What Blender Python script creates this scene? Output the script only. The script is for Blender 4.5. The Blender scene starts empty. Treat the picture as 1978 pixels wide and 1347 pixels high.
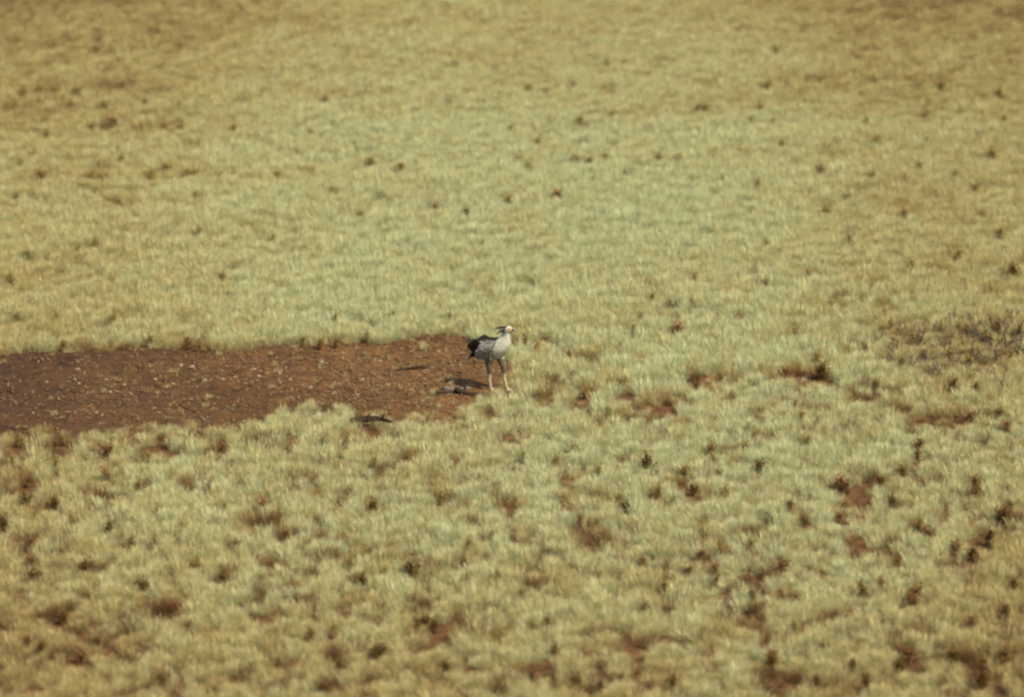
import bpy, bmesh, math, random
import numpy as np
from mathutils import Vector, Matrix, noise

R = math.radians
random.seed(7)
rng = np.random.default_rng(11)

# ------------------------------------------------------------------ camera
scene = bpy.context.scene
col = scene.collection
PW, PH, FPX = 1978.0, 1347.0, 6600.0          # the photograph's frame and focal length in its pixels
PITCH = R(16.8)
CAM = Vector((0.373, -57.24, 18.0))
cam_data = bpy.data.cameras.new('camera')
cam = bpy.data.objects.new('camera', cam_data)
col.objects.link(cam)
cam.location = CAM
cam.rotation_euler = (math.pi / 2 - PITCH, 0, 0)
cam_data.sensor_width = 36.0
cam_data.lens = FPX / PW * 36.0
cam_data.clip_start = 0.5
cam_data.clip_end = 6000
cam_data.dof.use_dof = True
cam_data.dof.focus_distance = 58.5
cam_data.dof.aperture_fstop = 0.52
scene.camera = cam

# ------------------------------------------------------------------ sky and sun
SUN_EL, SUN_AZ = R(54), R(128)                  # azimuth clockwise from +Y (away from the camera)
world = bpy.data.worlds.new('World')
scene.world = world
world.use_nodes = True
wn = world.node_tree
bg = wn.nodes['Background']
sky = wn.nodes.new('ShaderNodeTexSky')
sky.sky_type = 'NISHITA'
sky.sun_disc = False
sky.sun_elevation = SUN_EL
sky.sun_rotation = SUN_AZ
sky.dust_density = 3.0
wn.links.new(sky.outputs[0], bg.inputs[0])
bg.inputs[1].default_value = 0.10
sun_d = bpy.data.lights.new('sun', 'SUN')
sun_d.energy = 4.0
sun_d.angle = R(0.53)
sun_d.color = (1.0, 0.92, 0.76)
sun = bpy.data.objects.new('sun', sun_d)
col.objects.link(sun)
sd = Vector((math.sin(SUN_AZ) * math.cos(SUN_EL), math.cos(SUN_AZ) * math.cos(SUN_EL), math.sin(SUN_EL)))
sun.rotation_euler = (-sd).to_track_quat('-Z', 'Y').to_euler()
sun.location = (20, 10, 40)
vs = scene.view_settings
vs.view_transform = 'Standard'
vs.look = 'None'
vs.exposure = 0.86
vs.gamma = 1.0
scene.cycles.filter_width = 2.5
scene.cycles.max_bounces = 6
scene.cycles.diffuse_bounces = 3
scene.cycles.transmission_bounces = 3

# ------------------------------------------------------------------ helpers
cp, sp = math.cos(PITCH), math.sin(PITCH)
def px(x, y, z=0.0):
    """point of the plain (height z) seen at photo pixel x, y"""
    u, v = (x - PW / 2) / FPX, (PH / 2 - y) / FPX
    d = Vector((u, cp + v * sp, -sp + v * cp))
    t = (z - CAM.z) / d.z
    return CAM + d * t

def pxs(x, y):
    """numpy world -> not needed inverse: photo pixel of ground points (arrays X, Y)"""
    X, Y, Z = x - CAM.x, y - CAM.y, -CAM.z
    depth = Y * cp - Z * sp
    up = Y * sp + Z * cp
    return PW / 2 + FPX * X / depth, PH / 2 - FPX * up / depth

def tag(o, label=None, cat=None, group=None, kind=None):
    if label: o['label'] = label
    if cat: o['category'] = cat
    if group: o['group'] = group
    if kind: o['kind'] = kind
    return o

def empty(name, loc, rz=0.0):
    o = bpy.data.objects.new(name, None)
    o.empty_display_size = 0.1
    col.objects.link(o)
    o.location = loc
    o.rotation_euler.z = rz
    return o

def mesh_obj(name, verts, faces, material, parent=None, smooth=False, link=True):
    me = bpy.data.meshes.new(name)
    me.from_pydata([tuple(v) for v in verts], [], [tuple(f) for f in faces])
    me.update()
    if smooth:
        me.polygons.foreach_set('use_smooth', [True] * len(me.polygons))
    if material: me.materials.append(material)
    o = bpy.data.objects.new(name, me)
    if link: col.objects.link(o)
    if parent: o.parent = parent
    return o

def big_mesh(name, V, F, material):
    """fast mesh from numpy arrays, quads"""
    me = bpy.data.meshes.new(name)
    k = F.shape[1]
    me.vertices.add(len(V)); me.vertices.foreach_set('co', V.astype(np.float32).ravel())
    me.loops.add(F.size); me.loops.foreach_set('vertex_index', F.astype(np.int32).ravel())
    me.polygons.add(len(F)); me.polygons.foreach_set('loop_start', np.arange(0, F.size, k, dtype=np.int32))
    me.update(calc_edges=True)
    me.validate()
    me.polygons.foreach_set('use_smooth', [True] * len(me.polygons))
    me.materials.append(material)
    o = bpy.data.objects.new(name, me)
    col.objects.link(o)
    return o

def vnoise(x, y, scale, seed=0):
    """smooth value noise on numpy arrays, 0..1"""
    r = np.random.default_rng(1000 + seed)
    T = r.random((256, 256))
    u, v = x / scale + 37.3, y / scale + 91.7
    i, j = np.floor(u).astype(int), np.floor(v).astype(int)
    fu, fv = u - i, v - j
    fu, fv = fu * fu * (3 - 2 * fu), fv * fv * (3 - 2 * fv)
    g = lambda a, b: T[a % 256, b % 256]
    return (g(i, j) * (1 - fu) + g(i + 1, j) * fu) * (1 - fv) + (g(i, j + 1) * (1 - fu) + g(i + 1, j + 1) * fu) * fv

def sstep(a, b, x):
    t = np.clip((x - a) / (b - a), 0, 1)
    return t * t * (3 - 2 * t)

# ------------------------------------------------------------------ materials
def mat(name):
    m = bpy.data.materials.new(name)
    m.use_nodes = True
    nt = m.node_tree
    p = nt.nodes['Principled BSDF']
    p.inputs['Specular IOR Level'].default_value = 0.2
    return m, nt, p

def ramp(nt, fac, stops):
    r = nt.nodes.new('ShaderNodeValToRGB')
    e = r.color_ramp.elements
    while len(e) < len(stops): e.new(0.5)
    for k, (pos, c) in enumerate(stops):
        e[k].position = pos
        e[k].color = (*c, 1)
    nt.links.new(fac, r.inputs[0])
    return r.outputs[0]

def tex_noise(nt, scale, detail=4, rough=0.6, vec=None):
    n = nt.nodes.new('ShaderNodeTexNoise')
    n.inputs['Scale'].default_value = scale
    n.inputs['Detail'].default_value = detail
    n.inputs['Roughness'].default_value = rough
    if vec: nt.links.new(vec, n.inputs['Vector'])
    return n.outputs['Fac']

def mixc(nt, fac, a, b, mode='MIX'):
    m = nt.nodes.new('ShaderNodeMix')
    m.data_type = 'RGBA'
    m.blend_type = mode
    for s, v in ((0, fac), (6, a), (7, b)):
        if hasattr(v, 'is_linked') or hasattr(v, 'links'): nt.links.new(v, m.inputs[s])
        elif s == 0: m.inputs[s].default_value = v
        else: m.inputs[s].default_value = (*v, 1)
    return m.outputs[2]

def simple(name, stops, scale=12, rough=0.8, bump=0.0, detail=5):
    m, nt, p = mat(name)
    tc = nt.nodes.new('ShaderNodeTexCoord')
    f = tex_noise(nt, scale, detail, 0.65, tc.outputs['Object'])
    nt.links.new(ramp(nt, f, stops), p.inputs['Base Color'])
    p.inputs['Roughness'].default_value = rough
    if bump:
        b = nt.nodes.new('ShaderNodeBump')
        b.inputs['Strength'].default_value = bump
        b.inputs['Distance'].default_value = 0.01
        nt.links.new(f, b.inputs['Height'])
        nt.links.new(b.outputs[0], p.inputs['Normal'])
    return m

def soil_nodes(nt, geo):
    pos = geo.outputs['Position']
    broad = tex_noise(nt, 0.35, 3, 0.5, pos)
    mid = tex_noise(nt, 3.2, 5, 0.65, pos)
    fine = tex_noise(nt, 26, 4, 0.7, pos)
    a = ramp(nt, broad, [(0.35, (0.068, 0.031, 0.0100)), (0.65, (0.096, 0.046, 0.0155))])
    b = ramp(nt, mid, [(0.30, (0.45, 0.45, 0.47)), (0.5, (0.9, 0.9, 0.9)), (0.72, (1.35, 1.28, 1.15))])
    c = ramp(nt, fine, [(0.30, (0.55, 0.55, 0.55)), (0.52, (1.0, 1.0, 1.0)), (0.75, (1.6, 1.55, 1.45))])
    return mixc(nt, 1.0, mixc(nt, 1.0, a, b, 'MULTIPLY'), c, 'MULTIPLY'), mid, fine

# open plain: red soil under the grass; where the plain is too far for blades, sward colour
M_ground, nt, p = mat('plain_soil')
geo = nt.nodes.new('ShaderNodeNewGeometry')
soil, mid, fine = soil_nodes(nt, geo)
sward = ramp(nt, tex_noise(nt, 0.6, 6, 0.65, geo.outputs['Position']),
             [(0.3, (0.24, 0.19, 0.075)), (0.6, (0.34, 0.29, 0.125)), (0.8, (0.40, 0.35, 0.16))])
sep = nt.nodes.new('ShaderNodeSeparateXYZ')
nt.links.new(geo.outputs['Position'], sep.inputs[0])
def mrange(nt, v, a, b):
    m = nt.nodes.new('ShaderNodeMapRange')
    m.inputs[1].default_value = a; m.inputs[2].default_value = b
    nt.links.new(v, m.inputs[0])
    return m.outputs[0]
absx = nt.nodes.new('ShaderNodeMath'); absx.operation = 'ABSOLUTE'
nt.links.new(sep.outputs[0], absx.inputs[0])
mx = nt.nodes.new('ShaderNodeMath'); mx.operation = 'MAXIMUM'
nt.links.new(mrange(nt, sep.outputs[1], 52, 64), mx.inputs[0])
nt.links.new(mrange(nt, absx.outputs[0], 23, 29), mx.inputs[1])
nt.links.new(mixc(nt, mx.outputs[0], soil, sward), p.inputs['Base Color'])
p.inputs['Roughness'].default_value = 0.95

M_dirt, nt, p = mat('bare_dirt')
geo = nt.nodes.new('ShaderNodeNewGeometry')
soil, mid, fine = soil_nodes(nt, geo)
sep = nt.nodes.new('ShaderNodeSeparateXYZ')
nt.links.new(geo.outputs['Position'], sep.inputs[0])
# darker ground towards the left end of the strip, paler and redder near the bird
soilk = ramp(nt, mrange(nt, sep.outputs[0], -10.0, 1.0), [(0.0, (0.50, 0.50, 0.60)), (0.3, (0.78, 0.78, 0.78)), (0.65, (1.06, 1.08, 1.0)), (1.0, (1.40, 1.50, 1.40))])
bc = mixc(nt, 1.0, soil, soilk, 'MULTIPLY')
nt.links.new(bc, p.inputs['Base Color'])
p.inputs['Roughness'].default_value = 0.95
bp = nt.nodes.new('ShaderNodeBump')
bp.inputs['Strength'].default_value = 0.8; bp.inputs['Distance'].default_value = 0.02
nt.links.new(fine, bp.inputs['Height']); nt.links.new(bp.outputs[0], p.inputs['Normal'])

def grass_material(name, stops):
    m, nt, p = mat(name)
    at = nt.nodes.new('ShaderNodeAttribute'); at.attribute_type = 'INSTANCER'; at.attribute_name = 'tint'
    bl = nt.nodes.new('ShaderNodeAttribute'); bl.attribute_type = 'GEOMETRY'; bl.attribute_name = 'blade'
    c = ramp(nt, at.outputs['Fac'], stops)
    v = ramp(nt, bl.outputs['Fac'], [(0.0, (0.66, 0.60, 0.52)), (0.25, (0.90, 0.89, 0.86)), (0.7, (1.03, 1.03, 1.0)), (1.0, (1.14, 1.14, 1.15))])
    cc = mixc(nt, 1.0, c, v, 'MULTIPLY')
    nt.links.new(cc, p.inputs['Base Color'])
    p.inputs['Roughness'].default_value = 0.65
    tr = nt.nodes.new('ShaderNodeBsdfTranslucent')
    nt.links.new(cc, tr.inputs[0])
    mx = nt.nodes.new('ShaderNodeMixShader'); mx.inputs[0].default_value = 0.32
    nt.links.new(p.outputs[0], mx.inputs[1]); nt.links.new(tr.outputs[0], mx.inputs[2])
    nt.links.new(mx.outputs[0], nt.nodes['Material Output'].inputs[0])
    return m
M_grass = grass_material('dry_grass', [(0.0, (0.135, 0.070, 0.026)), (0.22, (0.285, 0.195, 0.076)), (0.45, (0.435, 0.358, 0.148)),
                                       (0.7, (0.475, 0.448, 0.222)), (1.0, (0.475, 0.495, 0.275))])

M_herb = simple('dark_shade_leaf', [(0.3, (0.050, 0.028, 0.008)), (0.55, (0.090, 0.052, 0.015)), (0.8, (0.15, 0.09, 0.03))], 9)  # leaf colours stand in for the shade inside gaps of the grass
M_herb2 = simple('olive_shade_leaf', [(0.3, (0.125, 0.084, 0.024)), (0.55, (0.195, 0.137, 0.043)), (0.8, (0.26, 0.195, 0.07))], 9)
M_herb3 = simple('russet_shade_leaf', [(0.3, (0.075, 0.036, 0.014)), (0.55, (0.155, 0.076, 0.031)), (0.8, (0.24, 0.13, 0.06))], 9)
for m_ in (M_herb, M_herb2, M_herb3):
    m_.node_tree.nodes['Principled BSDF'].inputs['Specular IOR Level'].default_value = 0.0
M_twig = simple('grey_twig', [(0.3, (0.045, 0.034, 0.022)), (0.55, (0.095, 0.074, 0.052)), (0.8, (0.17, 0.135, 0.10))], 14)
M_greywood = simple('weathered_wood', [(0.3, (0.065, 0.055, 0.042)), (0.55, (0.125, 0.11, 0.088)), (0.8, (0.20, 0.18, 0.15))], 16, 0.85, 0.6)
M_darkwood = simple('dark_wood', [(0.3, (0.012, 0.007, 0.003)), (0.55, (0.026, 0.015, 0.007)), (0.8, (0.06, 0.036, 0.017))], 16, 0.85, 0.6)
M_stone = simple('pale_stone', [(0.3, (0.13, 0.085, 0.05)), (0.6, (0.23, 0.165, 0.10)), (0.8, (0.32, 0.25, 0.16))], 14, 0.9, 0.4)
M_clod = simple('soil_clod', [(0.3, (0.035, 0.018, 0.007)), (0.55, (0.09, 0.047, 0.02)), (0.8, (0.19, 0.115, 0.055))], 6, 0.95, 0.3)

# ------------------------------------------------------------------ the plain
def relief(X, Y):
    return 0.10 * (vnoise(X, Y, 9, 1) - 0.5) + 0.05 * (vnoise(X, Y, 2.6, 2) - 0.5)

xs = np.concatenate([[-3000, -1200, -500, -200, -80], np.arange(-40, 40.01, 1.0), [80, 200, 500, 1200, 3000]])
ys = np.concatenate([[-600, -200, -90, -60, -40], np.arange(-26, 80.01, 1.0), [110, 160, 260, 500, 1200, 3500]])
GX, GY = np.meshgrid(xs, ys)
GZ = relief(GX, GY) * ((np.abs(GX) < 42) & (GY > -27) & (GY < 82))
def grid_faces(nx, ny):
    i = np.arange(nx - 1)[None, :] + (np.arange(ny - 1) * nx)[:, None]
    return np.stack([i, i + 1, i + 1 + nx, i + nx], -1).reshape(-1, 4)
ground = big_mesh('ground', np.stack([GX, GY, GZ], -1).reshape(-1, 3), grid_faces(len(xs), len(ys)), M_ground)
tag(ground, 'red-brown soil of the open grassy plain', kind='structure')

def ground_z(x, y):
    """height of the ground sheet (bilinear, as the 1 m grid draws it)"""
    x, y = np.asarray(x, float), np.asarray(y, float)
    x0, y0 = np.floor(x), np.floor(y)
    fx, fy = x - x0, y - y0
    return (relief(x0, y0) * (1 - fx) + relief(x0 + 1, y0) * fx) * (1 - fy) + (relief(x0, y0 + 1) * (1 - fx) + relief(x0 + 1, y0 + 1) * fx) * fy

# bare strip: outline given as far edge and near edge along photo columns
FAR = [(-500, 705), (-200, 695), (0, 688), (150, 682), (330, 672), (500, 672), (620, 665), (760, 658), (860, 650), (905, 652), (960, 690), (1010, 720)]
NEAR = [(-500, 838), (-200, 837), (0, 836), (150, 837), (300, 838), (430, 832), (520, 812), (600, 796), (680, 788), (760, 790), (860, 796), (910, 788), (940, 766), (1010, 735)]
fa = np.array([px(a, b)[:2] for a, b in FAR]); na = np.array([px(a, b)[:2] for a, b in NEAR])
def strip_depth(X, Y):
    """>0 inside the bare strip: metres to its nearer edge (roughly)"""
    wob = 0.55 * (vnoise(X, Y, 0.9, 5) - 0.5) + 0.25 * (vnoise(X, Y, 0.3, 6) - 0.5)
    yf = np.interp(X, fa[:, 0], fa[:, 1]); yn = np.interp(X, na[:, 0], na[:, 1])
    d = np.minimum((yf - Y) , (Y - yn) * 0.8)
    d = np.minimum(d, (0.42 - X) * 1.5)
    d = np.where(X < fa[0, 0], -1, d)
    return d + wob * np.where(Y - yn < yf - Y, 1.5, 1.0)

sx = np.arange(-15.0, 1.6, 0.05); sy = np.arange(-5.5, 4.2, 0.06)
SX, SY = np.meshgrid(sx, sy)
dep = strip_depth(SX, SY)
clod = 0.045 * (vnoise(SX, SY, 0.38, 8) - 0.5) + 0.05 * np.clip(vnoise(SX, SY, 0.17, 9) - 0.55, 0, 1) + 0.02 * (vnoise(SX, SY, 0.09, 10) - 0.5)
SZ = ground_z(SX, SY) - 0.10 + 0.125 * sstep(-0.35, 0.2, dep) + clod * sstep(-0.2, 0.3, dep)
strip = big_mesh('bare_earth', np.stack([SX, SY, SZ], -1).reshape(-1, 3), grid_faces(len(sx), len(sy)), M_dirt)
tag(strip, 'strip of bare brown earth running in from the left to the bird', kind='structure')
def top_z(x, y):
    g = float(ground_z(x, y))
    if float(strip_depth(np.array([x]), np.array([y]))[0]) > 0.1: g += 0.025
    return g

# ------------------------------------------------------------------ dark spots of the sward (photo pixels, size in pixels)
DARK = [(1702,645,16),(1762,664,18),(1782,694,18),(1815,642,18),(1832,692,20),(1903,660,20),(1872,704,20),(1950,694,20),(1742,704,18),(1925,640,20),(1850,640,16),(1965,650,22),(24,899,16),(107,903,18),(210,870,26),(206,923,22),(287,894,16),(267,947,15),(53,967,28),(53,935,20),(6,1016,26),(107,975,24),(140,1012,16),(307,992,20),(214,1020,24),
 (352,1024,20),(506,988,18),(404,951,14),(253,1050,20),(61,1052,24),(57,1089,24),(67,1113,28),(166,1097,30),(380,1097,20),(433,1121,28),(275,1133,26),(457,1060,18),(550,1044,16),
 (506,1125,20),(121,1194,26),(336,1178,22),(362,1214,18),(53,1246,20),(77,1255,24),(158,1267,26),(599,1230,22),(643,1222,18),(734,1258,26),(675,1093,20),(704,1129,22),(742,1113,20),
 (798,1099,34),(720,983,24),(659,890,18),(623,862,24),(724,902,18),(822,1198,30),(838,1210,26),(1073,898,20),(1105,874,20),(1207,983,24),(1196,972,18),(1154,919,16),(851,967,18),
 (701,1129,18),(1122,1016,18),(905,1058,14),(952,1040,16),(992,1048,16),(903,1125,18),(964,1117,16),(1006,1153,20),(830,1141,18),(798,1161,18),(1059,1210,20),(1031,1218,18),
 (956,1238,20),(1247,1182,22),(1352,1076,24),(1326,1105,24),(1239,1093,18),(1383,1105,20),(1283,1137,20),(1247,899,26),(1324,915,20),(1271,959,18),(1340,951,22),(1372,874,18),
 (1376,895,16),(1029,1303,26),(1114,1319,28),(1162,1331,22),(1300,1323,26),(1069,1262,22),(1356,1036,18),(859,1291,24),(1465,907,26),(1437,870,18),(1558,858,16),(1618,936,30),
 (1634,938,26),(1700,931,26),(1740,915,24),(1773,866,24),(1882,951,30),(1880,935,22),(1932,1000,28),(1724,975,22),(1619,1004,22),(1526,983,18),(1485,1008,22),(1554,1016,22),
 (1400,959,20),(1795,1032,28),(1777,1018,20),(1849,1064,22),(1878,1076,26),(1910,1044,30),(1449,1060,18),(1392,1068,16),(1514,1093,26),(1382,1125,18),(1736,1093,18),
 (1453,1153,24),(1667,1145,26),(1704,1133,20),(1764,1149,36),(1760,1165,26),(1534,1218,18),(1491,1271,38),(1488,1285,26),(1756,1267,26),(1740,1291,24),(1647,1291,26),(1841,1271,24),
 (1878,1206,24),(1938,1186,24),(1959,1133,26),(1894,1319,36),(1578,1323,22),(1671,1327,28),(1938,1267,28),(1898,1283,30),
 (1303,645,24),(1335,596,16),(1342,550,14),(1342,755,14),(1519,726,26),(1582,726,28),(1579,700,20),(1694,748,20),(1635,688,16),(1671,680,18),(1720,638,16),(1604,599,16),
 (1540,659,14),(1430,624,18),(1681,567,14),(1957,528,24),(1837,751,22),(1888,758,22),(1848,815,18),(1876,811,22),(1929,801,26),(1940,829,22),(1628,834,20),
 (1579,822,14),(1444,836,18),(1547,811,18),(1536,790,14),(1561,864,16),(1773,885,22),(1412,776,16),(1106,733,14),(1177,747,14),(1202,746,18),(1177,804,16),(1014,665,16),(1099,691,18),
 (791,886,20),(826,820,12),(869,620,12),(756,617,12),(1198,680,14),(1258,585,14),(1159,585,12),(1223,645,14),(1237,627,14),(710,655,14),(618,670,16),(650,668,16),
 (120,667,20),(365,668,20),(385,672,14),(585,661,16),(290,660,18),(800,1110,20),(1040,770,18),(1130,765,18),(40,858,18),(330,860,18),(430,870,18),(560,880,16),(880,905,16),(1010,890,16)]
FADED = [(44,182,20),(83,180,20),(107,178,20),(146,182,16),(231,172,18),(214,245,26),(178,249,20),(317,247,18),(348,249,18),(453,249,20),(89,267,18),(81,348,26),(198,350,24),(178,348,20),
 (320,328,20),(360,340,18),(372,340,16),(293,344,18),(425,341,18),(448,340,18),(534,340,22),(627,194,18),(671,194,14),(708,184,18),(716,315,20),(775,328,18),(599,259,14),(378,384,14),
 (384,453,14),(530,465,14),(641,374,18),(736,380,20),(696,417,16),(235,311,16),(40,324,16),(69,303,18),(200,212,18),(140,210,18),(344,208,16),(279,202,14),(777,125,14),(91,394,14),(184,477,14),
 (34,384,16),(883,131,14),(867,198,18),(932,202,14),(1021,174,14),(1053,180,16),(1105,170,16),(1205,127,14),(1174,127,14),(1182,222,18),(1352,211,20),(1366,212,18),(1063,235,18),(1118,235,20),(986,249,16),
 (1039,275,16),(774,328,16),(1004,309,16),(1021,324,16),(1110,311,18),(1140,313,16),(1172,305,18),(1271,308,22),(1312,309,18),(1376,299,18),(1077,382,24),(984,390,18),(843,404,16),(903,413,18),
 (1146,352,16),(1207,340,16),(1393,352,18),(1279,121,16),(1500,103,18),(1584,158,20),(1554,198,16),(1483,170,18),(1451,233,16),(1495,235,14),(1465,210,14),(1510,279,20),(1586,332,24),(1696,275,20),
 (1675,235,16),(1615,277,18),(1686,344,18),(1775,324,18),(1845,338,20),(1916,305,20),(1930,182,22),(1938,231,20),(1817,170,20),(1597,413,20),(1748,417,18),(1930,453,18),(1453,413,14),(1463,360,18),
 (1635,388,14),(1882,364,16),(1690,158,16),(1710,158,16),(1479,481,14),(1787,275,14),(1744,291,14),(370,545,18),(430,540,16),(30,615,18),(110,620,16),(50,500,16),(150,490,14),(20,545,16),(650,620,14),
 (1640,470,14),(1760,520,16),(1850,500,16),(1560,540,14),(1480,560,14),(1900,420,16),(260,560,14),(220,620,14),(480,610,12)]
RED = [(1080,745,30),(1150,748,30),(1215,762,34),(1240,778,30),(1330,742,30),(1390,728,34),(1420,742,24),(1490,735,28),(1610,742,28),(1690,758,26),(1740,795,28),(1800,820,30),(1315,775,28),(1105,788,26),(1200,802,28),(1250,640,22),(1312,620,22),(1340,600,22),(1225,652,24),(1050,655,28),(1030,668,26),(1450,745,24),(1545,742,26),(1870,812,26),(1910,806,28),(1100,690,24),(1160,700,24),(700,826,34),(735,834,34),(717,845,36),(611,943,34),(786,886,34),(1090,925,46),(1093,971,40),(986,979,46),(1138,1044,50),(1223,1254,56),(1656,960,60),(1457,1198,52),(1363,734,50),(1530,728,40),(1575,726,46),(1653,769,36),
 (1772,818,34),(1823,815,40),(1292,790,36),(1265,790,52),(1063,768,46),(1125,768,50),(1184,772,34),(1141,694,36),(1000,660,34),(1040,680,30),(855,1222,44),(677,1097,30),(616,1036,30),(550,1044,30),
 (1502,1323,50),(1659,1056,30),(720,985,36),(850,965,36),(60,940,40),(60,1050,40),(90,980,40),(336,1178,34),(300,1180,36),(121,1190,40),(430,870,40),(300,865,44),(120,870,46),(30,870,50),
 (1310,642,30),(1700,931,34),(560,860,36),(700,800,36),(770,812,34),(870,800,44),(950,800,40),(1880,945,30),(1760,1270,44),(1890,1290,50),(1050,1290,50),(640,1230,30),(1340,955,40),(1270,960,36),
 (205,330,30),(81,345,24),(200,240,34),(340,240,26),(20,210,40),(1480,1010,30),(1556,1015,30)]
gap_c, gap_r = [], []
for (a, b, s) in RED:
    q = px(a, b + 6); gap_c.append((q.x, q.y)); gap_r.append(s / 110.0 * (0.46 if b > 850 else 0.50))
gap_c = np.array(gap_c); gap_r = np.array(gap_r)
herb_pts = []
for (a, b, s_) in DARK + FADED:
    q = px(a, b + s_ * 0.40)
    herb_pts.append((q.x, q.y, s_ / FPX * (q - CAM).length / 2))
TH = px(1835, 690)

# ------------------------------------------------------------------ grass
def tuft_mesh(name, n, rad, h0, h1, w, lean, seed, heads=0):
    r = random.Random(seed)
    V, F, B = [], [], []
    for k in range(n):
        a = r.uniform(0, 2 * math.pi); d = rad * math.sqrt(r.random())
        x, y = d * math.cos(a), d * math.sin(a)
        L = r.uniform(h0, h1); az = a + r.gauss(0, 0.9); ln = abs(r.gauss(0, lean)) + 0.12
        side = Vector((-math.sin(az), math.cos(az), 0)).lerp(Vector((math.cos(az), math.sin(az), 0)), r.uniform(-0.6, 0.6)).normalized()
        wid = w * r.uniform(0.6, 1.3); shade = min(1, max(0, r.gauss(0.55, 0.17)))
        base = len(V); pos = Vector((x, y, -0.03)); segs = 4
        head = k < heads
        for s in range(segs + 1):
            t = s / segs
            tilt = ln * (0.3 + 1.25 * t)
            if s: pos = pos + Vector((math.cos(az) * math.sin(tilt), math.sin(az) * math.sin(tilt), math.cos(tilt))) * (L / segs)
            ww = wid * (1 - 0.9 * t ** 1.4)
            if head: ww = wid * (0.35 if t < 0.6 else (1.7 if s == 3 else 0.7))
            V += [pos - side * ww / 2, pos + side * ww / 2]; B += [shade, shade]
            if s: F.append((base + 2 * s - 2, base + 2 * s - 1, base + 2 * s + 1, base + 2 * s))
    o = mesh_obj(name, V, F, M_grass, None, True, link=False)
    at = o.data.attributes.new('blade', 'FLOAT', 'POINT')
    at.data.foreach_set('value', B)
    return o

tufts = bpy.data.collections.new('grass_tufts')
col.children.link(tufts)
protos = [tuft_mesh('grass_tuft', 100, 0.11, 0.16, 0.30, 0.0075, 0.42, 1, 8),
          tuft_mesh('grass_tuft', 90, 0.13, 0.13, 0.27, 0.0075, 0.55, 2, 4),
          tuft_mesh('grass_tuft', 110, 0.12, 0.18, 0.33, 0.0070, 0.33, 3, 16),
          tuft_mesh('grass_tuft', 70, 0.10, 0.14, 0.26, 0.0080, 0.48, 4, 0),
          tuft_mesh('grass_tuft', 44, 0.08, 0.10, 0.20, 0.0080, 0.65, 5, 0)]
for k, o in enumerate(protos):
    tufts.objects.link(o)
    q = px(1180 + 60 * k, 560 + 20 * k)
    o.location = (q.x, q.y, ground_z(q.x, q.y))
    tag(o, 'tuft of pale dry grass in the sward behind the bird', kind='stuff')

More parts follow.
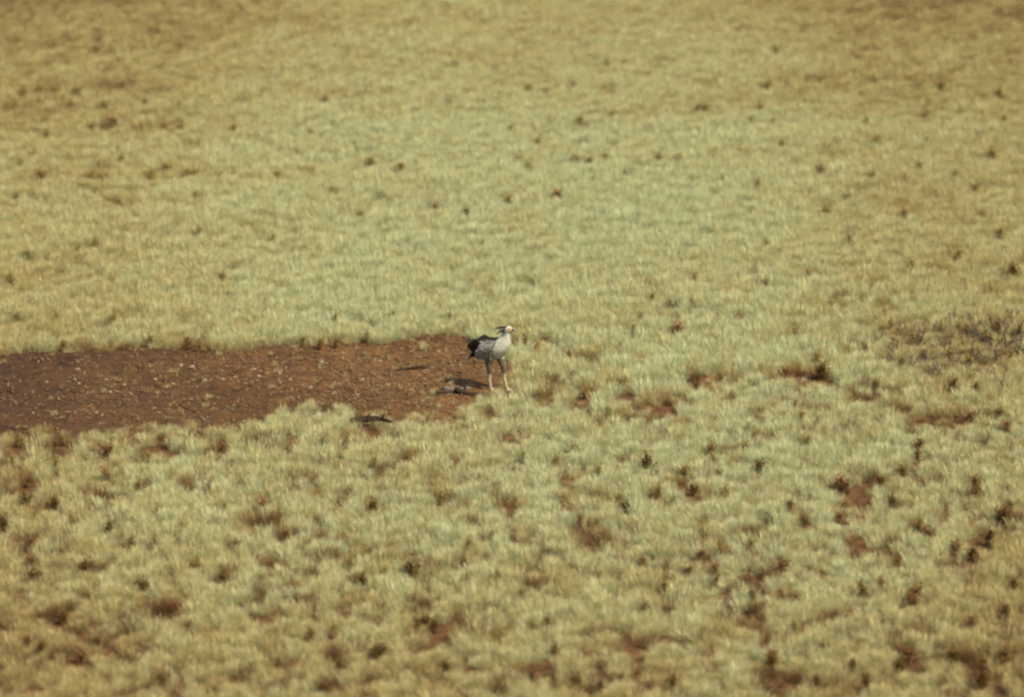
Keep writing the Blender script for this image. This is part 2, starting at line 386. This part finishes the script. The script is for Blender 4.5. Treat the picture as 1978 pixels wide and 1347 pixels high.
# tuft positions: jittered, denser than the sward needs, thinned by bare spots
def scatter():
    x0, x1, y0, y1 = -29.0, 30.0, -23.0, 64.0
    dens = 78.0
    n = int((x1 - x0) * (y1 - y0) * dens)
    X = rng.uniform(x0, x1, n); Y = rng.uniform(y0, y1, n)
    halfw = 0.152 * (Y + 57.24) + 3.2
    keep = np.abs(X - 0.37) < halfw
    X, Y = X[keep], Y[keep]
    n = len(X)
    U, Vp = pxs(X, Y)
    # cover: nearly closed sward at the back, open and patchy at the front
    openness = 0.16 + 0.08 * sstep(3, -10, Y) + 0.05 * sstep(4, 12, X) * sstep(14, 2, Y)
    pn = 0.35 * vnoise(X, Y, 0.55, 21) + 0.65 * vnoise(X, Y * 0.6, 0.17, 22)
    cover = sstep(openness - 0.03, openness + 0.16, pn)
    cover = np.maximum(cover, 0.10)
    big = vnoise(X, Y, 3.5, 23)
    cover *= 0.72 + 0.35 * big
    # bare strip keeps only a few sprigs
    d = strip_depth(X, Y)
    sparse = 0.018 + 0.22 * sstep(-5.5, 0.5, X) * vnoise(X, Y, 0.5, 24) ** 2 + 0.10 * (vnoise(X, Y, 0.4, 25) > 0.68)
    cover = np.where(d > 0.0, sparse, cover)
    near_edge = (d <= 0) & (d > -0.5)
    # spots where the soil shows
    gscale = np.ones(n)
    for (cx, cy), r_ in zip(gap_c, gap_r):
        dx, dy = (X - cx), (Y - cy) / 2.2
        q = np.sqrt(dx * dx + dy * dy) / r_ + 1.1 * (vnoise(X, Y * .6, 0.17, 26) - 0.5)
        cover = np.where(q < 1.0, cover * (0.10 + 0.5 * sstep(.3, 1.0, q)), cover)
        # the blades in front of a bare spot are short
        q2 = np.sqrt(dx * dx + ((Y - cy + r_ * 1.8) / 2.6) ** 2) / r_
        gscale = np.where(q2 < 1.0, np.minimum(gscale, 0.7), gscale)
    # grass is cleared at each stand-in herb and kept low on the side facing us
    for hx, hy, hr in herb_pts:
        m = np.nonzero((np.abs(X - hx) < 0.8) & (np.abs(Y - hy + .2) < 1.2))[0]
        dx, dy = X[m] - hx, Y[m] - hy
        cover[m] = np.where(dx * dx + dy * dy < (hr * 0.75) ** 2, 0, cover[m])
        infront = (np.abs(dx) < hr * 1.05) & (dy < 0) & (dy > -hr - 0.30)
        gscale[m] = np.where(infront, np.minimum(gscale[m], 0.62), gscale[m])
    th = 1 - sstep(0.5, 1.1, np.sqrt(((X - TH.x) / 1.5) ** 2 + ((Y - TH.y) / 2.6) ** 2) + 0.5 * (vnoise(X, Y, .5, 27) - .5))
    cover *= 1 - 0.22 * th
    gscale *= 1 - 0.22 * th
    k = rng.random(n) < cover
    th = th[k]
    X, Y, d, gscale = X[k], Y[k], d[k], gscale[k]
    n = len(X)
    U, Vp = pxs(X, Y)
    # colour of the sward: pale green-straw through the middle, a vignette painted in as browner tint at sides, front and back
    vignette_x = sstep(3.0, 10.5, np.abs(X - 1.0)) ; front = sstep(-6, -14.5, Y); back = sstep(16, 34, Y)
    t = 0.86 - 0.27 * vignette_x - 0.27 * front - 0.24 * back - 0.14 * th
    t += 0.14 * (vnoise(X, Y, 4.5, 31) - 0.5) + 0.15 * (vnoise(X, Y, 1.1, 32) - 0.5) + 0.16 * (vnoise(X, Y, 0.3, 36) - 0.5) + rng.normal(0, 0.07, n)
    rust = (vnoise(X, Y, 0.7, 33) * 0.6 + vnoise(X, Y, 2.4, 34) * 0.4)
    t -= 0.26 * sstep(0.60, 0.80, rust) * (0.35 + 0.65 * sstep(3, -8, Y))
    # dead brown tufts among the straw: many in front and to the right, few behind
    dead = 0.78 * vnoise(X, Y * .5, .115, 37) + .22 * vnoise(X, Y, 1.1, 38)
    amt = 0.20 + 0.80 * sstep(6, -5, Y) + 0.35 * sstep(1, 8, X) * sstep(12, 2, Y)
    t -= 0.70 * np.minimum(amt, 1.0) * sstep(0.635, 0.75, dead)
    short = sstep(0.72, 0.8, dead) * np.minimum(amt, 1)
    for (cx, cy), r_ in zip(gap_c, gap_r):
        m = np.nonzero((np.abs(X - cx) < 1.5) & (np.abs(Y - cy) < 3))[0]
        q = np.sqrt((X[m] - cx) ** 2 + ((Y[m] - cy) / 2.2) ** 2) / r_ + 1.3 * (vnoise(X[m], Y[m] * .6, .17, 39) - .5)
        t[m] -= 0.5 * (1 - sstep(.8, 1.35, q))
    # faint brown streaks far off
    for ax, bx_, yy in ((230, 620, 341), (150, 380, 247), (0, 250, 179), (1080, 1420, 310), (1150, 1420, 216), (590, 760, 190), (1560, 1760, 165), (950, 1180, 176), (0, 60, 225), (60, 110, 350)):
        p0, p1 = px(ax, yy), px(bx_, yy)
        e = np.maximum(np.abs(X - (p0.x + p1.x) / 2) - (p1.x - p0.x) / 2, 0) / .8
        t -= 0.13 * np.exp(-e * e - ((Y - p0.y + .5 * (vnoise(X, Y, 1.5, 40) - .5)) / .75) ** 2) * (0.3 + 1.2 * vnoise(X, Y, .7, 41))
    t = np.where(d > -0.12, t - 0.22, t)
    t = np.where(rng.random(n) < 0.05, t - 0.3, t)
    t = np.clip(t, 0, 1)
    s = rng.uniform(0.65, 1.2, n) * (0.82 + 0.22 * vnoise(X, Y, 2.0, 35) + .08 * vnoise(X, Y, .6, 42)) * (1 - .16 * sstep(2, -10, Y)) * gscale * (1 - .3 * short)
    s = np.where((rng.random(n) < .02) & (d < 0), s * 1.35, s)
    s = np.where(d > 0.0, s * rng.uniform(.2, .55, n), s)
    near = strip_depth(X, Y + 0.9)
    s = np.where((near > 0) & (d <= 0), s * 0.75, s)
    return X, Y, t, s
X, Y, tint, sc_ = scatter()
n = len(X)
pm = bpy.data.meshes.new('grass')
pm.vertices.add(n)
pm.vertices.foreach_set('co', np.stack([X, Y, ground_z(X, Y)], -1).astype(np.float32).ravel())
def add_attr(name, typ, key, arr):
    a = pm.attributes.new(name, typ, 'POINT'); a.data.foreach_set(key, arr)
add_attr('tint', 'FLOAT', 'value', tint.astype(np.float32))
add_attr('turn', 'FLOAT_VECTOR', 'vector', np.stack([rng.normal(0, 0.09, n), rng.normal(0, 0.09, n), rng.uniform(0, 6.283, n)], -1).astype(np.float32).ravel())
add_attr('size', 'FLOAT_VECTOR', 'vector', np.stack([sc_, sc_, sc_ * rng.uniform(0.8, 1.15, n)], -1).astype(np.float32).ravel())
add_attr('pick', 'INT', 'value', rng.choice(5, n, p=[.28, .24, .2, .16, .12]).astype(np.int32))
grass = bpy.data.objects.new('grass', pm)
col.objects.link(grass)
tag(grass, 'dense pale straw-green dry grass covering the plain', kind='stuff')
ng = bpy.data.node_groups.new('grass_scatter', 'GeometryNodeTree')
ng.interface.new_socket('Geometry', in_out='INPUT', socket_type='NodeSocketGeometry')
ng.interface.new_socket('Geometry', in_out='OUTPUT', socket_type='NodeSocketGeometry')
N = ng.nodes.new
gi, go = N('NodeGroupInput'), N('NodeGroupOutput')
iop = N('GeometryNodeInstanceOnPoints')
ci = N('GeometryNodeCollectionInfo')
ci.inputs['Collection'].default_value = tufts
ci.inputs['Separate Children'].default_value = True
ci.inputs['Reset Children'].default_value = True
def named(nm, typ):
    a = N('GeometryNodeInputNamedAttribute'); a.data_type = typ; a.inputs['Name'].default_value = nm
    return [o for o in a.outputs if o.enabled and o.name == 'Attribute'][0]
e2r = N('FunctionNodeEulerToRotation')
L = ng.links.new
L(gi.outputs[0], iop.inputs['Points']); L(ci.outputs[0], iop.inputs['Instance'])
iop.inputs['Pick Instance'].default_value = True
L(named('pick', 'INT'), iop.inputs['Instance Index'])
L(named('turn', 'FLOAT_VECTOR'), e2r.inputs[0]); L(e2r.outputs[0], iop.inputs['Rotation'])
L(named('size', 'FLOAT_VECTOR'), iop.inputs['Scale'])
L(iop.outputs[0], go.inputs[0])
mod = grass.modifiers.new('grass_scatter', 'NODES')
mod.node_group = ng
print('tufts', n)

# ------------------------------------------------------------------ small herbs added in place of dark shaded gaps in the grass
def herb_mesh(seed, material, nl=130, h=0.27, w=0.13):
    r = random.Random(seed)
    V, F = [], []
    def leaf(c, d, up, L, W):
        s = d.cross(up).normalized() * W / 2
        b = len(V); m = c + d * L * 0.5 + up * L * 0.06
        V.extend([c, m - s, c + d * L, m + s]); F.append((b, b + 1, b + 2, b + 3))
    for k in range(7):
        az = 2 * math.pi * (k + r.random() * 0.7) / 7; tip = Vector((math.cos(az) * w * .6, math.sin(az) * w * .6, h * r.uniform(0.5, .85)))
        base = Vector((r.uniform(-.015, .015), r.uniform(-.015, .015), -0.03))
        for s in (Vector((-math.sin(az), math.cos(az), 0)) * 0.004, Vector((math.cos(az), math.sin(az), 0)) * 0.004):
            b = len(V); V.extend([base - s, base + s, tip + s * .4, tip - s * .4]); F.append((b, b + 1, b + 2, b + 3))
    lob = [(r.uniform(-.45, .45), r.uniform(-.45, .45), r.uniform(.35, .75)) for _ in range(4)]
    for q in range(nl):
        lx, ly, lz = lob[q % 4]
        if q < 4:
            o_ = Vector((0, 0, -.03)); e_ = Vector((lx * w, ly * w, lz * h)); s = Vector((.004, .003, 0)); b = len(V); V.extend([o_ - s, o_ + s, e_ + s, e_ - s]); F.append((b, b + 1, b + 2, b + 3))
        d = Vector((r.gauss(0, 1), r.gauss(0, 1), r.gauss(0.15, 0.8))).normalized()
        c = Vector((lx * w, ly * w, lz * h)) + Vector((r.gauss(0, .36) * w, r.gauss(0, .36) * w, r.gauss(0, .19) * h))
        c.z = max(c.z, .01)
        s = d.cross(Vector((.3, .2, 1))).normalized() * .002
        b = len(V); lc = Vector((lx * w, ly * w, lz * h)); V.extend([lc - s, lc + s, c + s, c - s]); F.append((b, b + 1, b + 2, b + 3))
        leaf(c, d, Vector((r.gauss(0, .3), r.gauss(0, .3), 1)).normalized(), r.uniform(0.035, 0.075), r.uniform(0.016, 0.034))
    return mesh_obj('herb', V, F, material, link=False).data
herb_meshes = {k: [herb_mesh(50 + 10 * j + i, m) for i in range(4)] for j, (k, m) in enumerate((('dark', M_herb), ('olive', M_herb2), ('russet', M_herb3)))}

def third(a): return 'left' if a < 660 else ('middle' if a < 1320 else 'right')
def zone(a, b):
    if b < 270: return 'near the top, ' + third(a) + ' third'
    if b < 420: return 'in the upper grass, ' + third(a) + ' third'
    if b < 630: return 'in the grass above the bird, ' + third(a) + ' third'
    if b < 850 and a > 970: return 'right of the bird, ' + third(a) + ' third'
    if b < 700: return 'at the far edge of the bare strip'
    if b < 920: return 'below the bare strip, ' + third(a) + ' third'
    if b < 1080: return 'in the lower grass, ' + third(a) + ' third'
    return 'in the bottom grass, ' + third(a) + ' third'
ORD = ['leftmost'] + [w + ' from left' for w in 'second third fourth fifth sixth seventh eighth ninth tenth eleventh twelfth thirteenth fourteenth fifteenth sixteenth seventeenth eighteenth nineteenth twentieth'.split()]
ORD += ['twenty-' + w + ' from left' for w in 'first second third fourth fifth sixth seventh eighth ninth'.split()]
KIND_TXT = {'dark': 'blackish', 'olive': 'olive-brown', 'russet': 'russet'}
buckets = {}
def herb(a, b, s, kind, rnd):
    q = px(a, b + s * 0.40)
    m = herb_meshes[kind][rnd.randrange(4)]
    o = bpy.data.objects.new({'dark': 'dark_shade_herb', 'olive': 'olive_shade_herb', 'russet': 'russet_shade_herb'}[kind], m)
    col.objects.link(o)
    dist = (Vector((q.x, q.y, 0)) - CAM).length
    width = s / FPX * dist
    k = width / 0.24 * rnd.uniform(.8, 1.15)
    o.location = (q.x, q.y, top_z(q.x, q.y))
    zs = min(1.35, max(0.85, k * 1.0))
    o.scale = (k * rnd.uniform(.85, 1.2), k, zs * (1.12 if b < 420 else 1.2 if b < 640 else 1.12))
    o.rotation_euler.z = rnd.uniform(0, 6.28)
    buckets.setdefault((kind, zone(a, b)), []).append((a, b, o))
rnd = random.Random(5)
for (a, b, s) in DARK:
    herb(a, b, s, 'russet' if rnd.random() < 0.36 and b > 600 else ('dark' if s > 21 else 'olive'), rnd)
for (a, b, s) in FADED:
    herb(a, b, s, 'russet' if s >= 24 else 'olive', rnd)

for (kind, zt), lst in buckets.items():
    lst.sort(key=lambda e: (e[0], e[1]))
    for k_, (a, b, o) in enumerate(lst):
        lab = ('only ' if len(lst) == 1 else ORD[k_] + ' of the ') + KIND_TXT[kind] + (' herb standing in for a shaded gap ' if len(lst) == 1 else ' herbs standing in for shaded gaps ') + zt
        tag(o, lab, 'herb', KIND_TXT[kind] + ' herbs standing in for shaded gaps ' + zt)

# ------------------------------------------------------------------ leafless grey shrublets in the thicket at the right
def tube(V, F, pts, rads, sides=5):
    b0 = len(V)
    for i, (p_, r_) in enumerate(zip(pts, rads)):
        d = (pts[min(i + 1, len(pts) - 1)] - pts[max(i - 1, 0)]).normalized()
        u = d.orthogonal().normalized(); v = d.cross(u)
        for k in range(sides):
            a = 2 * math.pi * k / sides
            V.append(p_ + (u * math.cos(a) + v * math.sin(a)) * r_)
        if i:
            for k in range(sides):
                F.append((b0 + (i - 1) * sides + k, b0 + (i - 1) * sides + (k + 1) % sides, b0 + i * sides + (k + 1) % sides, b0 + i * sides + k))
    F.append(tuple(b0 + k for k in range(sides))[::-1]); F.append(tuple(b0 + (len(pts) - 1) * sides + k for k in range(sides)))

def shrub_meshes(seed, h):
    r = random.Random(seed)
    SV, SF, TV, TF = [], [], [], []
    for k in range(6):
        az = r.uniform(0, 6.28); ln = r.uniform(0.2, 0.9)
        p0 = Vector((r.uniform(-.03, .03), r.uniform(-.03, .03), -0.04)); pts = [p0]; d = Vector((math.cos(az) * math.sin(ln), math.sin(az) * math.sin(ln), math.cos(ln)))
        for s in range(4):
            d = (d + Vector((r.gauss(0, .25), r.gauss(0, .25), r.gauss(0, .2)))).normalized(); pts.append(pts[-1] + d * h * 0.27)
        tube(SV, SF, pts, [0.020, 0.016, 0.013, 0.010, 0.007])
        for s in range(1, 5):
            for j in range(3):
                dd = (d + Vector((r.gauss(0, .9), r.gauss(0, .9), r.gauss(0.1, .6)))).normalized()
                e = pts[s] + dd * h * r.uniform(.15, .32)
                tube(TV, TF, [pts[s], pts[s].lerp(e, .5) + Vector((r.gauss(0, .01), r.gauss(0, .01), r.gauss(0, .01))), e], [0.010, 0.008, 0.004], 4)
    a = mesh_obj('stem', SV, SF, M_twig, link=False).data
    b = mesh_obj('twig', TV, TF, M_twig, link=False).data
    return a, b
shr = [shrub_meshes(300 + k, 0.42) for k in range(4)]
for i, (a, b, s) in enumerate(sorted([(1690,650,.45),(1712,700,.5),(1727,668,.55),(1748,636,.5),(1756,700,.55),(1775,655,.6),(1790,690,.6),(1802,640,.6),(1815,720,.6),(1830,665,.65),(1844,612,.6),(1852,700,.6),(1866,650,.7),(1880,628,.6),(1884,684,.7),(1900,655,.75),(1918,630,.65),(1921,690,.7),(1936,660,.8),(1950,615,.6),(1958,640,.7),(1968,675,.75),(1900,725,.55),(1940,740,.5)])):
    q = px(a, b + 14)
    root = empty('dead_shrub', (q.x, q.y, top_z(q.x, q.y)), random.uniform(0, 6.28))
    root.scale = (s * 1.15, s * 1.15, s * 1.1)
    for nm, me in zip(('stem', 'twig'), shr[i % 4]):
        o = bpy.data.objects.new(nm, me); col.objects.link(o); o.parent = root
    tag(root, ORD[i] + ' of the leafless twiggy shrublets in the thicket at the right edge', 'shrub', 'dead shrublets in the thicket at the right edge')

# ------------------------------------------------------------------ fallen wood
def log(name, a, b, length, rad, rz, material, label, seed, stub=True, lift=0.0):
    r = random.Random(seed)
    q = px(a, b)
    root = empty(name, (q.x, q.y, top_z(q.x, q.y) + lift), rz)
    V, F = [], []
    n = 9; pts, rads = [], []
    for i in range(n):
        t = i / (n - 1)
        pts.append(Vector(((t - .5) * length, 0.05 * length * math.sin(t * 5 + seed), rad * 0.9 + rad * 0.5 * math.sin(t * 4 + seed))))
        rads.append(rad * (1.05 - .45 * t) * r.uniform(.85, 1.15) * (0.6 if i in (0, n - 1) else 1))
    tube(V, F, pts, rads, 10)
    mesh_obj('trunk', V, F, material, root, True)
    if stub:
        for k in range(2):
            V, F = [], []
            i = (3, 6)[k]; d = Vector((r.uniform(-.3, .8), r.choice((-1, 1)) * r.uniform(.3, .8), r.uniform(.5, 1))).normalized()
            e = length * r.uniform(.16, .28)
            tube(V, F, [pts[i], pts[i] + d * e * .5, pts[i] + d * e + Vector((0.02, 0, .01))], [rad * .42, rad * .34, rad * .18], 7)
            mesh_obj('branch_stub', V, F, material, root, True)
    return tag(root, label, 'log')
log('fallen_log', 882, 756, 0.50, 0.045, R(-8), M_greywood, 'weathered grey log lying on bare earth just below the bird', 3)
log('charred_branch', 902, 764, 0.46, 0.052, R(-10), M_darkwood, 'charred blackish branch lying against the near side of the grey log', 8, False)
log('charred_branch', 862, 763, 0.36, 0.046, R(6), M_darkwood, 'short charred stick at the left end of the grey log', 9, False)
log('fallen_log', 717, 824, 0.74, 0.058, R(-16), M_darkwood, 'dark brown fallen log in the grass at the near edge of the strip', 5, True, 0.07)
log('fallen_branch', 795, 716, 0.55, 0.035, R(3), M_darkwood, 'thin dark fallen branch on the bare earth left of the bird', 11, False)

# ------------------------------------------------------------------ stones and clods on the bare earth
def stone_mesh(seed, material, flat=0.6):
    bm = bmesh.new()
    bmesh.ops.create_icosphere(bm, subdivisions=2, radius=0.5)
    for v in bm.verts:
        k = 1 + 0.5 * noise.noise(v.co * 2.1 + Vector((seed * 3.1, 0, 0)))
        v.co = Vector((v.co.x * k, v.co.y * k * 0.8, v.co.z * k * flat))
    me = bpy.data.meshes.new('stone'); bm.to_mesh(me); bm.free(); me.materials.append(material)
    return me
sm = [stone_mesh(k, M_stone) for k in range(3)]
ST = [(145,735,9),(152,742,8),(212,760,11),(430,735,10),(395,738,12),(240,745,9),(490,715,10),(500,728,9),(370,712,14),(350,708,10),(560,735,9),(620,700,10),(660,745,9),(150,715,9),(205,735,8),(455,730,10),(540,722,9),(700,735,10),(735,700,9),(600,750,9),(872,742,15),(690,765,9),(300,735,9),(90,740,8),(750,745,9),(820,735,10)]
for i, (a, b, s) in enumerate(sorted(ST)):
    q = px(a, b)
    o = bpy.data.objects.new('stone', sm[i % 3]); col.objects.link(o)
    w = s / 110.0
    o.scale = (w, w, w); o.location = (q.x, q.y, top_z(q.x, q.y) + w * .16); o.rotation_euler.z = i * 1.7
    tag(o, 'pale stone on the brown earth touching the grey log' if (a, b) == (872, 742) else ORD[i] + ' of the small tan stones lying on the bare earth strip', 'stone', None if (a, b) == (872, 742) else 'small stones on the bare strip')
# crumbled soil: too fine to count
cb = stone_mesh(40, M_clod, .8)
bv = np.array([v.co[:] for v in cb.vertices]); bf = np.array([p_.vertices[:] for p_ in cb.polygons])
bm = bmesh.new(); bmesh.ops.create_icosphere(bm, subdivisions=1, radius=.5)
bv = np.array([v.co[:] for v in bm.verts]); bf = np.array([[v.index for v in f.verts] for f in bm.faces]); bm.free()
m_ = 14000
CX, CY = rng.uniform(-14.5, 1.2, m_), rng.uniform(-5, 4, m_)
k = strip_depth(CX, CY) > 0.05; CX, CY = CX[k], CY[k]; m_ = len(CX)
size = 0.015 + 0.055 * rng.random(m_) ** 3
jit = rng.uniform(.65, 1.3, (m_, len(bv), 1))
CZ = ground_z(CX, CY) + 0.03
V = bv[None] * jit * size[:, None, None] * np.array([1, 1, .7]) + np.stack([CX, CY, CZ], -1)[:, None, :]
F = bf[None] + (np.arange(m_) * len(bv))[:, None, None]
crumbs = big_mesh('soil_crumbs', V.reshape(-1, 3), F.reshape(-1, 3), M_clod)
tag(crumbs, 'crumbled brown clods scattered over the bare strip', kind='stuff')

# straw litter and dead leaf bits lying on the strip
M_litter = simple('straw_litter', [(0.35, (0.07, 0.038, 0.016)), (0.5, (0.16, 0.105, 0.045)), (0.7, (0.26, 0.195, 0.092))], 1.7, .85)
m_ = 42000
LX, LY = rng.uniform(-14.5, 1.2, m_), rng.uniform(-5, 4, m_)
k = (strip_depth(LX, LY) > 0.0) & (rng.random(m_) < (.08 + .5 * sstep(-10, 0, LX)) * (.3 + 1.2 * vnoise(LX, LY, .6, 44))); LX, LY = LX[k], LY[k]; m_ = len(LX)
a_ = rng.uniform(0, 6.283, m_); l_ = .02 + .09 * rng.random(m_) ** 2.5; w_ = rng.uniform(.006, .022, m_)
dx, dy = np.cos(a_), np.sin(a_); LZ = ground_z(LX, LY) + 0.045 + rng.uniform(0, .03, m_); tl = rng.normal(0, .025, m_)
def cor(su, sv, dz): return np.stack([LX + dx * l_ * su - dy * w_ * sv, LY + dy * l_ * su + dx * w_ * sv, LZ + dz + tl * su], -1)
V = np.stack([cor(-.5, -.5, 0), cor(.5, -.5, 0), cor(.5, .5, 0.004), cor(-.5, .5, 0.004)], 1)
litter = big_mesh('straw_litter', V.reshape(-1, 3), np.arange(m_ * 4).reshape(-1, 4), M_litter)
tag(litter, 'bits of dry straw littering the bare strip', kind='stuff')

# ------------------------------------------------------------------ the long-legged bird
M_plume, nt, p = mat('bird_plumage')
va = nt.nodes.new('ShaderNodeAttribute'); va.attribute_name = 'tone'
tc = nt.nodes.new('ShaderNodeTexCoord')
f = tex_noise(nt, 22, 4, .6, tc.outputs['Object'])
nt.links.new(mixc(nt, 1.0, va.outputs['Color'], ramp(nt, f, [(0.35, (.74, .74, .72)), (.62, (1.12, 1.12, 1.12))]), 'MULTIPLY'), p.inputs['Base Color'])
p.inputs['Roughness'].default_value = .8
M_black = simple('black_feather', [(0.3, (0.022, 0.016, 0.010)), (0.7, (0.055, 0.042, 0.028))], 18, .7)
M_grey = simple('grey_covert', [(0.3, (0.19, 0.165, 0.135)), (0.7, (0.30, 0.27, 0.22))], 24, .8)
M_beak = simple('horn_beak', [(0.3, (0.13, 0.125, 0.10)), (0.7, (0.2, 0.19, 0.15))], 20, .4)
M_eye = simple('dark_eye', [(0.3, (0.01, 0.008, 0.006)), (0.7, (0.03, 0.02, 0.015))], 20, .15)

def skin(nodes, edges, root, name):
    me = bpy.data.meshes.new(name)
    me.from_pydata([n_[0] for n_ in nodes], edges, [])
    o = bpy.data.objects.new(name, me); col.objects.link(o)
    m1 = o.modifiers.new('skin', 'SKIN'); m1.use_smooth_shade = True
    m2 = o.modifiers.new('sub', 'SUBSURF'); m2.levels = 2; m2.render_levels = 2
    sv = me.skin_vertices[0].data
    for i, n_ in enumerate(nodes):
        sv[i].radius = n_[1]; sv[i].use_root = (i == root)
    dg = bpy.context.evaluated_depsgraph_get()
    out = bpy.data.meshes.new_from_object(o.evaluated_get(dg))
    bpy.data.objects.remove(o)
    out.polygons.foreach_set('use_smooth', [True] * len(out.polygons))
    return out
q = px(950, 754)
bird = empty('bird', (q.x, q.y, top_z(q.x, q.y)), R(-34))
bird.scale = (1.05, 1.05, 1.05)
nodes = [((-0.05, 0, .72), (.155, .17)),      # 0 pelvis / mid body
         ((.13, 0, .74), (.185, .19)),        # 1 chest
         ((.24, 0, .82), (.145, .14)),      # 2 upper breast
         ((.30, 0, .95), (.085, .085)),       # 3 neck
         ((.318, 0, 1.045), (.068, .068)),    # 4 upper neck
         ((.345, 0, 1.115), (.084, .074)),    # 5 head
         ((.415, 0, 1.105), (.048, .048)),    # 6 face
         ((-.20, 0, .74), (.120, .12)),       # 7 rump
         ((-.31, 0, .72), (.060, .05)),       # 8 tail root
         # near leg
         ((-.02, -.085, .58), (.085, .085)), ((.02, -.085, .40), (.055, .055)), ((.005, -.085, .23), (.032, .032)), ((.045, -.085, .03), (.017, .017)),
         # far leg, a step ahead
         ((.10, .085, .58), (.085, .085)), ((.19, .085, .41), (.055, .055)), ((.185, .085, .24), (.032, .032)), ((.25, .085, .03), (.017, .017)),
         # toes
         ((.13, -.085, .012), (.010, .010)), ((.11, -.125, .012), (.010, .010)), ((.11, -.045, .012), (.010, .010)),
         ((.335, .085, .012), (.010, .010)), ((.315, .045, .012), (.010, .010)), ((.315, .125, .012), (.010, .010))]
edges = [(0, 1), (1, 2), (2, 3), (3, 4), (4, 5), (5, 6), (0, 7), (7, 8), (0, 9), (9, 10), (10, 11), (11, 12), (1, 13), (13, 14), (14, 15), (15, 16),
         (12, 17), (12, 18), (12, 19), (16, 20), (16, 21), (16, 22)]
bme = skin(nodes, edges, 0, 'body')
tone = bme.color_attributes.new('tone', 'FLOAT_COLOR', 'POINT')
for i, v in enumerate(bme.vertices):
    x, y, z = v.co
    if z < .30: c = (.34, .27, .17)
    elif z < .555: c = (.095, .078, .047)
    elif x > .375 and z > 1.04: c = (.36, .24, .11)
    elif z > .86 or x > .13: c = (.46, .44, .33)
    elif x < -.16: c = (.10, .09, .08)
    else: c = (.25, .23, .19)
    tone.data[i].color = (*c, 1)
bme.materials.append(M_plume)
body = bpy.data.objects.new('body', bme); col.objects.link(body); body.parent = bird

def feather(V, F, base, tip, w, up, sag=0.0, thick=0.006):
    """one flat feather with a rounded tip and some thickness"""
    d = tip - base
    s = d.cross(up).normalized(); nrm = s.cross(d).normalized()
    prof = [(0, .45), (.25, .9), (.6, 1.0), (.85, .8), (.97, .4), (1.0, .05)]
    b = len(V)
    for t, k in prof:
        c = base + d * t - Vector((0, 0, sag * t * t))
        for sg in (-1, 0, 1):
            V.append(c + s * sg * w * k / 2 + nrm * (thick if sg == 0 else 0))
        V.append(c - nrm * thick)
    for i in range(len(prof) - 1):
        a0, a1 = b + i * 4, b + i * 4 + 4
        F.extend([(a0, a0 + 1, a1 + 1, a1), (a0 + 1, a0 + 2, a1 + 2, a1 + 1), (a0 + 2, a0 + 3, a1 + 3, a1 + 2), (a0 + 3, a0, a1, a1 + 3)])

for sgn, nm in ((-1, 'near'), (1, 'far')):
    # folded wing: grey covert shield with overlapping rows of small feathers
    V, F = [], []
    r = random.Random(9)
    for row in range(10):
        for k in range(9):
            t = k / 8
            bx = .17 - .23 * t - .008 * row + r.uniform(-.012, .012); bz = .895 - .027 * row - .05 * t + r.uniform(-.008, .008)
            by = sgn * (.125 + .060 * math.sin(math.pi * (row + 1.2) / 11.5) + .001 * row)
            b_ = Vector((bx, by, bz))
            feather(V, F, b_, b_ + Vector((-.105 + r.uniform(-.02, .02), sgn * .012, -.060 + r.uniform(-.015, .015))), .058, Vector((0, sgn, .35)))
    wing = mesh_obj('wing', V, F, M_grey, bird, True)
    V, F = [], []
    for k in range(14):
        t = k / 13
        b_ = Vector((-.06 - .16 * t, sgn * .160, .80 + .07 * t))
        L_ = .30 + .03 * (1 - t)
        ang = R(42 + 12 * (1 - t))
        feather(V, F, b_, b_ + Vector((-math.cos(ang) * L_ * .85, sgn * -.03, -math.sin(ang) * L_ * .72)), .085, Vector((0, sgn, .3)), .02)
    mesh_obj('flight_feathers', V, F, M_black, wing, True)
# black scapular feathers over the back
V, F = [], []
for k in range(9):
    for sgn in (-1, 0, 1):
        t = k / 8
        b_ = Vector((.14 - .34 * t, sgn * .075, .925 - .02 * abs(sgn) - .045 * t))
        feather(V, F, b_, b_ + Vector((-.17, sgn * .01, -.035 - .05 * t)), .10, Vector((0, sgn * .4, 1)))
mesh_obj('back_feathers', V, F, M_black, bird, True)
V, F = [], []
for k in range(8):
    a = (k - 3.5) / 3.5
    feather(V, F, Vector((-.27, a * .03, .74)), Vector((-.42 - .03 * (1 - abs(a)), a * .10, .50)), .075, Vector((0, a * .4, 1)), .03)
mesh_obj('tail', V, F, M_black, bird, True)
V, F = [], []
r = random.Random(4)
for k in range(12):
    a = R(195 + 75 * k / 11)
    b_ = Vector((.305 - .01 * (k % 3), r.uniform(-.03, .03), 1.15 - .11 * k / 11))
    feather(V, F, b_, b_ + Vector((math.cos(a) * .20, r.uniform(-.07, .07), math.sin(a) * .17 + .02)), .034, Vector((0, r.uniform(-1, 1), .6)), .015, .004)
mesh_obj('crest', V, F, M_black, bird, True)
V, F = [], []
tube(V, F, [Vector((.42, 0, 1.108)), Vector((.455, 0, 1.108)), Vector((.485, 0, 1.095)), Vector((.497, 0, 1.07))], [.027, .022, .013, .003], 8)
mesh_obj('beak', V, F, M_beak, bird, True)
for sgn in (-1, 1):
    bm = bmesh.new(); bmesh.ops.create_uvsphere(bm, u_segments=12, v_segments=8, radius=.017)
    bmesh.ops.scale(bm, vec=(1, .6, 1), verts=bm.verts)
    me = bpy.data.meshes.new('eye'); bm.to_mesh(me); bm.free(); me.materials.append(M_eye)
    o = bpy.data.objects.new('eye', me); col.objects.link(o); o.parent = bird; o.location = (.375, sgn * .050, 1.122)
tag(bird, 'long-legged pale bird with black wing and tail feathers standing where the bare strip ends', 'bird')
